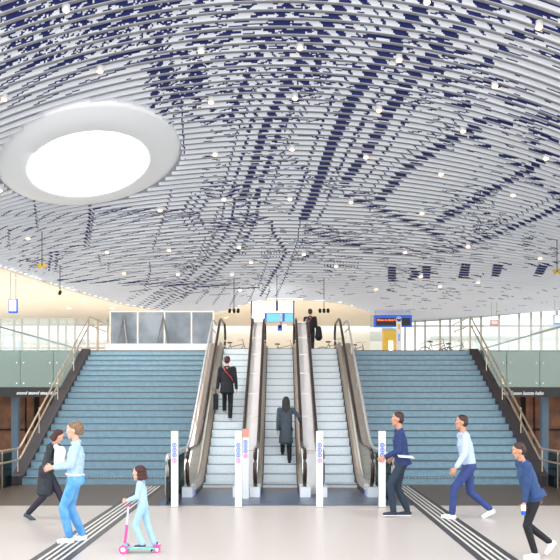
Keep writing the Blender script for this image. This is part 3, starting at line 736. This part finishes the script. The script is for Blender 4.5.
# pale buildings outside
def building(x0, x1, d, h, label, col, wc):
    t = thing('building', label, 'building', ((x0+x1)/2, d, 2.5)); w = (x1-x0)/2
    m = MB(); m.box(-w, w, 0, 6, 0, h); m.build('wall', col, t)
    n = int((x1-x0)/2.0)
    for i in range(n):
        for j in range(int(h/3)):
            m = MB(); m.box(-w+.5+i*2.0, -w+1.5+i*2.0, -.05, 0, .8+j*3, 2.6+j*3); m.build('window', wc, t)
    m = MB(); m.box(-w-.2, w+.2, -.3, 6.2, h, h+.3); m.build('roof', M_mull, t)
pw = mat('pale brick', (225, 205, 190), .7, var=.08, scale=3); pw2 = mat('light render', (232, 228, 220), .7); wb = mat('pale blue window', (160, 185, 205), .2)
building(-40, -24, 75, 6.2, 'pale building outside the far left windows', pw2, wb); building(-23, -12, 70, 5.0, 'low brick building outside the left windows', pw, wb)
building(14, 26, 72, 5.5, 'low pale building outside the right windows beside the staircase', pw2, wb); building(27, 42, 78, 7.2, 'taller brick building outside the far right windows', pw, wb)
m = MB(); m.box(-80, 80, 46.1, 140, 2.2, 2.5); o = m.build('floor', mat('outside paving', (200, 195, 188), .7)); struct(o)

# ------------------------------------------------------------------ people
def cone(m, a, b, ra, rb, sides=14):
    a = Vector(a); b = Vector(b); L_ = (b-a).length
    if L_ < 1e-5: m.ball(a, ra); return
    t = (b-a)/L_; pts = [a-t*ra*.95, a-t*ra*.7, a-t*ra*.3, a, b, b+t*rb*.3, b+t*rb*.7, b+t*rb*.95]
    rs = [ra*.31, ra*.71, ra*.95, ra, rb, rb*.95, rb*.71, rb*.31]; m.tube(pts, rs, sides)
def econe(m, a, b, ra, rb, fl=0.65, side=Vector((1,0,0)), n=7):      # oval section cone, wide along side
    a = Vector(a); b = Vector(b); t = (b-a).normalized(); u = (side-t*side.dot(t)).normalized(); w = t.cross(u)
    base = len(m.v); S = 18
    st = [(-0.12, .55), (-.05, .85), (0, 1)]+[(i/n, 1) for i in range(1, n)]+[(1, 1), (1.05, .85), (1.12, .55)]
    for q, k in st:
        p = a.lerp(b, q); r = (ra+(rb-ra)*min(1, max(0, q)))*k
        for j in range(S):
            an = 2*PI*j/S; m.v.append(tuple(p+u*r*math.cos(an)+w*r*fl*math.sin(an)))
    for i in range(len(st)-1):
        for j in range(S): k = (j+1) % S; m.f.append((base+i*S+j, base+i*S+k, base+(i+1)*S+k, base+(i+1)*S+j)); m.m.append(0)
    m.f.append(tuple(base+j for j in range(S-1, -1, -1))); m.m.append(0); e = base+(len(st)-1)*S; m.f.append(tuple(e+j for j in range(S))); m.m.append(0)
def solid(m, name, mt, parent, vox=.009, sm=4):
    o = fixn(m.build(name, mt, parent, True))
    r = o.modifiers.new('r', 'REMESH'); r.mode = 'VOXEL'; r.voxel_size = vox; r.use_smooth_shade = True
    s = o.modifiers.new('s', 'SMOOTH'); s.factor = .5; s.iterations = sm
    return o
def ik(a, b, l1, l2, pole):
    a = Vector(a); b = Vector(b); d = (b-a); D = min(d.length, (l1+l2)*.998); t = d.normalized(); b = a+t*D
    x = (l1*l1-l2*l2+D*D)/(2*D); h = math.sqrt(max(0, l1*l1-x*x)); p = Vector(pole); p = (p-t*p.dot(t)).normalized()
    return a+t*x+p*h, b
M_skin = mat('skin', (226, 176, 150), .5, var=.03, scale=15)
M_skin2 = mat('skin warm', (205, 150, 122), .5, var=.03, scale=15)
def person(label, loc, rz, h=1.72, lean=0.06, ankL=(0,0), ankR=(0,0), wrL=(0,0,0), wrR=(0,0,0), top=None, trousers=None, shoe=None, hair=None,
           skin=None, hairstyle='short', coat=None, head_pitch=0.0, head_yaw=0.0, liftL=0, liftR=0, w=1.0, bust=False, curlL=.6, curlR=.6, legw=1.0, hipshift=0.0, name='person', headscale=1.0, sleeve=True, flare=1.0, nm_top='jacket', boots=False):
    # local frame: +y is the way the person faces, +x the right hand
    skin = skin or M_skin
    t = thing(name, label, 'person', loc, rz); k = h/1.75; t.scale = (k, k, k)
    V = Vector
    hipz = .93-hipshift
    fw = V((0, lean, 0))
    pel = V((0, 0, hipz)); chest = V((0, lean*.75, hipz+.36)); neckb = V((0, lean, hipz+.52)); 
    sho = {s: V((s*.185*w, lean*.95, hipz+.49)) for s in (-1, 1)}; hip = {s: V((s*.09, 0, hipz-.02)) for s in (-1, 1)}
    hd = V((0, lean+.03+head_pitch*.12, hipz+.71-head_pitch*.05))
    ank = {-1: V((-.09, ankL[0], .085+ankL[1])), 1: V((.09, ankR[0], .085+ankR[1]))}
    lift = {-1: liftL, 1: liftR}; wr = {-1: V(wrL), 1: V(wrR)}; curl = {-1: curlL, 1: curlR}
    kn = {}; el = {}
    for s in (-1, 1):
        kn[s], ank[s] = ik(hip[s], ank[s], .435, .43, (0, 1, .1))
        el[s], wr[s] = ik(sho[s], wr[s], .30, .265, (s*.35, -1, -.2))
    B_ = MB()
    # torso, neck
    econe(B_, pel+V((0,0,-.03)), pel+V((0,0,.12)), .155, .135, .68); econe(B_, pel+V((0,0,.12)), chest, .13*w, .165*w, .62); econe(B_, chest, chest+V((0,.0,.09)), .165*w, .14*w, .58)
    for s in (-1, 1): cone(B_, neckb+V((0,0,-.02)), sho[s], .055, .052)
    cone(B_, neckb+V((0,-.01,-.02)), hd+V((0,-.02,-.08)), .055, .05)
    R = Matrix.Rotation(head_yaw, 3, 'Z') @ Matrix.Rotation(-head_pitch, 3, 'X'); hs = headscale
    B_.ball(hd+R@V((0,-.005,.02))*hs, (.077*hs, .095*hs, .098*hs), rx=R, seg=20, rings=14); B_.ball(hd+R@V((0,.025,-.055))*hs, (.055*hs, .062*hs, .06*hs), rx=R, seg=16)
    cone(B_, hd+R@V((0,.084,.014))*hs, hd+R@V((0,.097,-.020))*hs, .008*hs, .0115*hs)
    B_.ball(hd+R@V((0,.083,-.062))*hs, (.024*hs, .012*hs, .010*hs), rx=R); B_.ball(hd+R@V((0,.070,-.100))*hs, (.024*hs, .02*hs, .018*hs), rx=R)
    for s in (-1, 1): B_.ball(hd+R@V((s*.078,-.005,-.01))*hs, (.012*hs, .022*hs, .032*hs), rx=R)
    for s in (-1, 1):
        cone(B_, sho[s], el[s], .046, .038); cone(B_, el[s], wr[s], .038, .025)
        cone(B_, hip[s], kn[s], .078*legw, .052*legw); cone(B_, kn[s], ank[s], .052*legw, .034*legw); 
        yd = V((0, math.cos(lift[s]), -math.sin(lift[s]))); zd = V((0, math.sin(lift[s]), math.cos(lift[s]))); cone(B_, ank[s]-zd*.042-yd*.02, ank[s]-zd*.048+yd*.09, .024, .022)
        # hand
        dr = (wr[s]-el[s]).normalized(); pn = V((-s, 0, 0)); pn = (pn-dr*pn.dot(dr)).normalized() if abs(dr.x) < .95 else V((0,0,-1)); ac = dr.cross(pn).normalized()
        if ac.y < 0: ac = -ac                   # the thumb side looks forward
        palm = wr[s]+dr*.085
        for q in (-1, 0, 1): cone(B_, wr[s]+dr*.012+ac*q*.012, palm+ac*q*.024, .016, .014)
        for q, (ln) in enumerate((.070, .078, .072, .056)):
            off = (1.5-q)*.0215; p0 = palm+ac*off; c = curl[s]
            p1 = p0+(dr*math.cos(c*.7)+pn*math.sin(c*.7))*ln*.5; p2 = p1+(dr*math.cos(c*1.5)+pn*math.sin(c*1.5))*ln*.32; p3 = p2+(dr*math.cos(c*2.1)+pn*math.sin(c*2.1))*ln*.25
            cone(B_, p0, p1, .0092, .0088, 8); cone(B_, p1, p2, .0088, .008, 8); cone(B_, p2, p3, .008, .007, 8)
        b0 = wr[s]+dr*.03+ac*.022; b1 = b0+(dr*.7+ac*.7+pn*.25).normalized()*.045; b2 = b1+(dr*.9+ac*.25+pn*.4).normalized()*.034
        cone(B_, b0, b1, .013, .011, 8); cone(B_, b1, b2, .0105, .009, 8)
    body = solid(B_, 'body', skin, t, .0065, 2)
    # face details
    for s in (-1, 1):
        m = MB(); m.ball(hd+R@V((s*.031,.0745,.016))*hs, .0125*hs); m.build('eye', M_white, t, True)['label'] = 'white of the eye'
        m = MB(); m.ball(hd+R@V((s*.031,.0835,.016))*hs, .0062*hs); m.build('pupil', M_black, t, True)
        m = MB(); m.tube([hd+R@V((s*.015,.094,.036))*hs, hd+R@V((s*.032,.09,.041))*hs, hd+R@V((s*.047,.078,.036))*hs], .004*hs, 5); m.build('eyebrow', hair, t, True)
    m = MB(); m.ball(hd+R@V((0,.0925,-.063))*hs, (.022*hs, .006*hs, .007*hs), rx=R); m.build('mouth', mat('lips', (178, 84, 84), .4), t, True)
    # trousers
    m = MB(); econe(m, pel+V((0,0,-.05)), pel+V((0,0,.07)), .172, .15, .72)
    for s in (-1, 1): cone(m, hip[s], kn[s], .095*legw, .068*legw); cone(m, kn[s], ank[s]+V((0,0,.02)), .068*legw, .055*legw*flare)
    if bust: 
        for s in (-1, 1): m.ball(hip[s]+V((0,-.07,.0)), (.085, .075, .09))
    solid(m, 'trousers', trousers, t)
    # top
    m = MB(); econe(m, pel+V((0,0,.02 if not coat else -.05)), chest, .158*w if not coat else .175*w, .178*w, .68); econe(m, chest, chest+V((0,0,.10)), .178*w, .145*w, .62)
    for s in (-1, 1):
        cone(m, neckb+V((0,0,-.045)), sho[s]+V((0,0,-.005)), .062, .066); cone(m, sho[s]+V((0,0,-.01)), el[s], .066, .053); cone(m, el[s], wr[s]-(wr[s]-el[s]).normalized()*.03, .053, .042)
    if coat:
        econe(m, pel+V((0,0,.1)), V((0, -.02, hipz+.1-coat)), .165*w, .20*w, .75)
    m.tube([neckb+V((.068*math.cos(q*PI/6), .062*math.sin(q*PI/6)+.005, .012+.012*math.cos(q*PI/6+PI/2))) for q in range(12)], .02, 8, closed=True)
    solid(m, nm_top, top, t)
    # shoes
    for s in (-1, 1):
        m = MB(); yd = V((0, math.cos(lift[s]), -math.sin(lift[s]))); zd = V((0, math.sin(lift[s]), math.cos(lift[s]))); c = ank[s]-zd*.045
        cone(m, c-yd*.045, c+yd*.03, .037, .04); cone(m, c+yd*.03-zd*.002, c+yd*.15-zd*.012, .040, .028); cone(m, c+yd*.0, ank[s]+zd*(.0 if not boots else .1), .04, .042)
        sh = solid(m, 'shoe', shoe, t, .008, 2)
        m = MB(); cone(m, c-yd*.05-zd*.033, c+yd*.16-zd*.033, .03, .034); 
        m.v = [(v[0], v[1], v[2]) for v in m.v]
        b_ = MB(); P0 = c-yd*.08-zd*.04; 
        for q in range(1): pass
        o2 = MB(); ring = [(-.03,-.07),(.03,-.07),(.042,.05),(.045,.1),(.03,.17),(-.03,.17),(-.045,.1),(-.042,.05)]
        o2.v = [tuple(c+V((a,0,0))+yd*b-zd*.040) for a, b in ring]+[tuple(c+V((a,0,0))+yd*b-zd*.026) for a, b in ring]
        o2.f = [tuple(range(7,-1,-1)), tuple(range(8,16))]+[(i, (i+1) % 8, 8+(i+1) % 8, 8+i) for i in range(8)]; o2.m = [0]*len(o2.f); o2.build('sole', shoe if boots else M_white, sh)
    # hair
    m = MB()
    if hairstyle != 'none':
        m.ball(hd+R@V((0,-.022,.045))*hs, (.085*hs, .098*hs, .085*hs), rx=R); m.ball(hd+R@V((0,-.045,.0))*hs, (.08*hs, .075*hs, .085*hs), rx=R)
    if hairstyle == 'long':
        for s in (-1, 1): cone(m, hd+R@V((s*.06,-.03,.0))*hs, hd+R@V((s*.07,-.07,-.22))*hs, .045*hs, .04*hs)
        cone(m, hd+R@V((0,-.06,0))*hs, hd+R@V((0,-.1,-.26))*hs, .07*hs, .05*hs)
    if hairstyle == 'bob':
        for q in range(9):
            a = PI*(q/8)+PI; p = V((math.cos(a)*.08, math.sin(a)*.08-.015, 0)); m.ball(hd+R@(p+V((0,0,-.02)))*hs, .038*hs); m.ball(hd+R@(p*1.12+V((0,0,-.08)))*hs, .036*hs)
            m.ball(hd+R@(p*1.1+V((0,0,.04)))*hs, .034*hs)
    if hairstyle == 'updo':
        m.ball(hd+R@V((0,-.105,.01))*hs, (.062*hs, .055*hs, .06*hs)); m.ball(hd+R@V((.02,-.12,.06))*hs, .04*hs); m.ball(hd+R@V((0,-.11,-.05))*hs, .042*hs); m.ball(hd+R@V((-.02,-.09,.09))*hs, .04*hs)
    solid(m, 'hair', hair, t, .009, 2)
    return t, dict(wr=wr, el=el, hd=hd, pel=pel, chest=chest, sho=sho, k=k, R=R, neck=neckb)
def onperson(t, m, name, mt, vox=None):
    if vox: return solid(m, name, mt, t, vox, 2)
    return m.build(name, mt, t, True)
M_coat = mat('dark charcoal coat', (44, 50, 56), .6, var=.2, scale=14); M_darktr = mat('dark plum trousers', (44, 36, 54), .7); M_denim = mat('light denim', (168, 200, 230), .75, rgb2=(194, 220, 242), scale=18)
M_jeans = mat('bright blue jeans', (72, 148, 214), .75, rgb2=(120, 184, 232), scale=7); M_wshoe = mat('white shoe', (240, 240, 244), .5); M_hairb = mat('brown hair', (66, 40, 32), .55, var=.3, scale=30)
M_hairl = mat('light brown hair', (132, 102, 78), .55, var=.3, scale=30); M_hairk = mat('black hair', (30, 24, 24), .5, var=.2, scale=30); M_navyc = mat('navy wool', (38, 58, 110), .7, var=.12, scale=9)
M_shirt = mat('pale blue shirt', (198, 214, 242), .7, var=.04, scale=9); M_bluetr = mat('blue trousers', (52, 70, 128), .7, var=.1, scale=9); M_bk = mat('black cloth', (24, 25, 32), .7, var=.2, scale=14)
M_hairr = mat('reddish brown hair', (74, 34, 32), .55, var=.3, scale=30); M_boot = mat('grey green boot', (66, 84, 92), .4); M_paper = mat('white paper', (245, 245, 248), .6)

LEFT = PI/2      # faces -X
RIGHT = -PI/2    # faces +X
# denim woman, near left, facing left
d = 10.75; X = (75-CX)*d/F
t, j = person('woman in pale denim jacket and bright blue jeans standing on the left guide strip', (X, d, 0.007), LEFT+.25, 1.64, lean=-.02, ankL=(.08,0), ankR=(-.10,0), wrL=(-.12,.30,1.1), wrR=(.12,.32,1.08),
    top=M_denim, trousers=M_jeans, shoe=M_wshoe, hair=M_hairl, hairstyle='updo', bust=True, head_pitch=.15, legw=1.05, w=1.08, nm_top='denim_jacket')
m = MB(); m.tube([(.155*math.cos(q*PI/10), .112*math.sin(q*PI/10), .985+.01*math.sin(q*PI/10)) for q in range(20)], .017, 6, closed=True); m.v=[(v[0]*1.08, v[1]*1.1, v[2]) for v in m.v]
m.tube([(.185, .03, .98), (.195, .05, .86), (.19, .05, .70)], .012, 6); onperson(t, m, 'belt', M_wshoe)
# woman in dark coat, facing right
d = 12.85; X = (46-CX)*d/F
t, j = person('woman in long dark coat striding right with a folded white bundle, behind the denim woman', (X, d, 0), RIGHT-.1, 1.52, lean=.15, ankL=(.40,0), ankR=(-.30,.04), liftR=.45, wrL=(-.08,.36,1.13), wrR=(.08,.36,1.12),
    top=M_coat, trousers=M_darktr, shoe=M_boot, hair=M_hairr, hairstyle='bob', coat=.50, head_pitch=.55, hipshift=.03, nm_top='coat', boots=True)
k = 1.52/1.75
# bundle held between hands
bx = Vector((X, d, 0)); yv = Vector((math.cos(-.1), math.sin(-.1), 0))
p = Vector(((59-CX)*12.7/F, 12.7, 1.06))
m = MB(); mm = MB(); cone(mm, (-.0,0,-.10), (.02,0,.07), .085, .095); cone(mm, (.0,0,.08), (-.05,.0,.15), .05, .045); o = solid(mm, 'bundle', M_paper, None, .01, 3); o.location = p; tag(o, 'white cloth bundle held up by the dark coated woman at left', 'bundle')
# girl on scooter
d = 9.95; X = (143-CX)*d/F
t, j = person('small curly haired girl in pale denim riding a pink and mint scooter', (X, d, .075), LEFT, 1.02, lean=.05, ankL=(.0,0), ankR=(-.24,-.075), liftR=.9, wrL=(-.1,.34,1.02), wrR=(.1,.34,1.02),
    top=M_denim, trousers=mat('pale jeans', (168, 206, 236), .75), shoe=mat('dark teal shoe', (50, 84, 104), .5), hair=M_hairr, hairstyle='bob', headscale=1.35, head_pitch=.1, curlL=1.3, curlR=1.3, w=.95, hipshift=.02, nm_top='denim_jacket', flare=1.25)
t = thing('scooter', 'small pink and mint kick scooter with a white steering stem', 'scooter', (X, d, 0), LEFT)
mm = MB(); mm.box(-.055, .055, -.16, .24, .055, .072); mm.build('deck', M_teal, t)
def whl(x, y, r, w_):
    m = MB(); m.tube([(x-w_/2, y, r), (x+w_/2, y, r)], r, 20); o = m.build('wheel', M_pink, t)
    m = MB(); m.tube([(x-w_/2-.003, y, r), (x+w_/2+.003, y, r)], r*.62, 5); m.build('hub', M_wshoe, o)
whl(-.085, .235, .056, .025); whl(.085, .235, .056, .025); whl(0, -.18, .042, .03)
mm = MB(); mm.tube([(-.085, .235, .056), (.085, .235, .056)], .01, 8); mm.box(-.03, .03, .2, .25, .05, .12); mm.build('axle', M_teal, t)
mm = MB(); mm.tube([(0, .235, .1), (0, .205, .36)], .018, 10); mm.build('lower_stem', M_pink, t)
mm = MB(); mm.tube([(0, .205, .36), (0, .185, .60)], .012, 10); mm.build('upper_stem', M_wshoe, t)
mm = MB(); mm.tube([(-.12, .185, .60), (.12, .185, .60)], .013, 8); mm.build('handlebar', M_pink, t)
mm = MB(); mm.box(-.03, .03, -.23, -.13, .085, .1); mm.build('fender', M_pink, t)

# man on left escalator (seen from behind)
d = 20.75; X = (227-CX)*d/F
def stepz(y):
    k = int((y-17.8)/ET); y0 = 17.8+k*ET; return max(0, min(UP, nose(y0+ET*.5)))
za = stepz(d)
t, j = person('man in black coat with a red strap walking up the left escalator', (X, d, za), 0, 1.72, lean=.05, ankL=(.28, .2), ankR=(-.09, 0), liftR=.1, wrL=(-.27, .02, .80), wrR=(.26, .05, .82),
    top=M_bk, trousers=M_bk, shoe=mat('grey shoe', (210, 205, 205), .5), hair=M_hairb, coat=.27, nm_top='coat')
m = MB(); m.tube([(-.10, -.04, 1.45), (-.04, -.115, 1.35), (.1, -.125, 1.2), (.17, -.08, 1.08)], .013, 6); onperson(t, m, 'strap', M_red)
m = MB(); m.box(-.055, .055, -.17, .17, -.42, 0); m.tube([(0, -.08, 0), (0, -.06, .1), (0, .06, .1), (0, .08, 0)], .01, 6); o = m.build('carrier_bag', M_bk); o.location = (X-.30, d+.03, za+.72); tag(o, 'black bag hanging from the left hand of the man on the left escalator', 'bag')
# woman on middle escalator
d = 19.05; X = (286-CX)*d/F; za = stepz(d)
t, j = person('long haired woman in dark grey coat riding the middle escalator, hand on the rail', (X, d, za), 0, 1.62, lean=.04, ankL=(.26, .2), ankR=(-.08, 0), wrL=(-.22, .03, .86), wrR=(.37, .12, 1.12),
    top=mat('slate coat', (62, 72, 82), .65, var=.15, scale=10), trousers=M_bk, shoe=M_bk, hair=M_hairk, hairstyle='long', coat=.48, nm_top='coat', w=.95)
# man at top
d = 28.2; X = (310-CX)*d/F
t, j = person('man in black jacket with red strap and bag at the right escalator head', (X, d, UP), -.15, 1.70, ankL=(.12,0), ankR=(-.1,0), wrL=(-.25,.05,.83), wrR=(.27,.02,.83), top=M_bk, trousers=M_bk, shoe=M_bk, hair=M_hairb, coat=.12, nm_top='jacket')
m = MB(); m.tube([(.08, -.04, 1.45), (.0, -.12, 1.3), (-.12, -.12, 1.12)], .016, 6); onperson(t, m, 'strap', M_red)
m = MB(); mm = MB(); cone(mm, (0,0,.0), (0,0,-.3), .1, .14); o = solid(mm, 'shoulder_bag', M_bk, None, .015, 2); o.location = (X+.31, d-.05, UP+.98); tag(o, 'dark bag hanging at the right side of the man at the escalator head', 'bag')
# man in navy walking left by the right post
d = 13.25; X = (402-CX)*d/F
t, j = person('man in navy coat walking left past the right signal post holding a white sheet', (X, d, 0), LEFT, 1.76, lean=.05, ankL=(.16,.02), ankR=(-.10,0), wrL=(-.1,.30,1.0), wrR=(.22,.12,.98), top=M_navyc, trousers=mat('dark slate trousers', (38, 52, 70), .7), shoe=mat('dark navy shoe', (24, 38, 60), .4), hair=M_hairb, coat=.16, nm_top='coat', skin=M_skin2)
m = MB(); m.box(-.10, .10, -.13, .13, -.004, .004); o = m.build('paper_sheet', M_paper); o.location = (X+.02, d-.27, 1.03); o.rotation_euler = (.08, -.12, PI/2); tag(o, 'flat white sheet carried by the man in navy', 'paper')
# man in pale shirt
d = 13.0; X = (469-CX)*d/F
t, j = person('man in pale blue shirt and blue trousers striding left before the right staircase', (X, d, 0), LEFT, 1.76, lean=.10, ankL=(.30,0), ankR=(-.36,.05), liftL=-.15, liftR=.45, wrL=(-.28,.28,.86), wrR=(.27,-.02,.84), top=M_shirt, trousers=M_bluetr, shoe=M_wshoe, hair=M_hairb, hipshift=.05, nm_top='shirt', w=1.05, skin=M_skin2)
# figure at right edge
d = 9.65; X = (534-CX)*d/F
t, j = person('slim person in blue jacket and black leggings walking left at the right edge', (X, d, 0), LEFT, 1.42, lean=.17, ankL=(.02,0), ankR=(-.26,.12), liftR=.9, wrL=(-.16,.20,.80), wrR=(.24,-.15,.85), top=mat('blue jacket', (44, 74, 122), .7, var=.12, scale=9), trousers=M_bk, shoe=M_wshoe, hair=M_hairb, coat=.10, nm_top='jacket', skin=M_skin2, legw=.9, head_pitch=.3, w=1.1)
CUPJ = j
m = MB(); m.tube([(0,0,-.07), (0,0,-.02)], .026, 12, 1); m.tube([(0,0,-.02), (0,0,.05)], .03, 12, 0); o = m.build('cup', [M_wshoe, M_blue]); q_ = (j['wr'][-1]+(j['wr'][-1]-j['el'][-1]).normalized()*.10)*j['k']; o.location = (X-q_.y-.01, d+q_.x-.03, q_.z); tag(o, 'white and blue cup held low by the person at the right edge', 'cup')

# ------------------------------------------------------------------ light and camera
w = bpy.data.worlds.new('World'); bpy.context.scene.world = w; w.use_nodes = True; nt = w.node_tree
bg = nt.nodes['Background']; bg.inputs['Strength'].default_value = 1.35
tc = nt.nodes.new('ShaderNodeTexCoord'); sx = nt.nodes.new('ShaderNodeSeparateXYZ'); cr = nt.nodes.new('ShaderNodeValToRGB')
nt.links.new(tc.outputs['Generated'], sx.inputs[0]); nt.links.new(sx.outputs['Z'], cr.inputs[0])
cr.color_ramp.elements[0].position = 0.0; cr.color_ramp.elements[0].color = (1.0, .985, .96, 1); cr.color_ramp.elements[1].position = 0.6; cr.color_ramp.elements[1].color = (.80, .90, 1, 1)
nt.links.new(cr.outputs[0], bg.inputs['Color'])
def area(loc, rot, size, e, col):
    l = bpy.data.lights.new('lamp', 'AREA'); l.shape = 'RECTANGLE'; l.size = size[0]; l.size_y = size[1]; l.energy = e; l.color = col
    o = bpy.data.objects.new('lamp', l); C.objects.link(o); o.location = loc; o.rotation_euler = rot
# light coming down from the oculus
area((OXc, OD-.3, oz-.25), (0, 0, 0), (2.6, 2.6), 260, (1, .98, .95))

for q, (x, y, sx_, sy_, e) in enumerate(((-11, 33.5, 12, 9, 165), (0, 36, 8, 8, 110), (10, 33.5, 11, 9, 120))):      # unseen warm fill lights added at upper floor level to brighten the soffit
    area((x, y, UP+.03), (PI, 0, 0), (sx_, sy_), e, (1, .9, .78))
cam = bpy.data.cameras.new('Camera'); co = bpy.data.objects.new('Camera', cam); C.objects.link(co)
co.location = (0, 0, H); co.rotation_euler = (PI/2, 0, 0); cam.sensor_width = 36; cam.lens = F/560*36; cam.shift_y = (HY-280)/560; cam.clip_end = 500
sc = bpy.context.scene; sc.camera = co
sc.view_settings.view_transform = 'Standard'; sc.view_settings.look = 'None'; sc.view_settings.gamma = 1; sc.view_settings.use_curve_mapping = False
sc.view_settings.exposure = 0.9
sc.cycles.max_bounces = 8; sc.cycles.transparent_max_bounces = 16
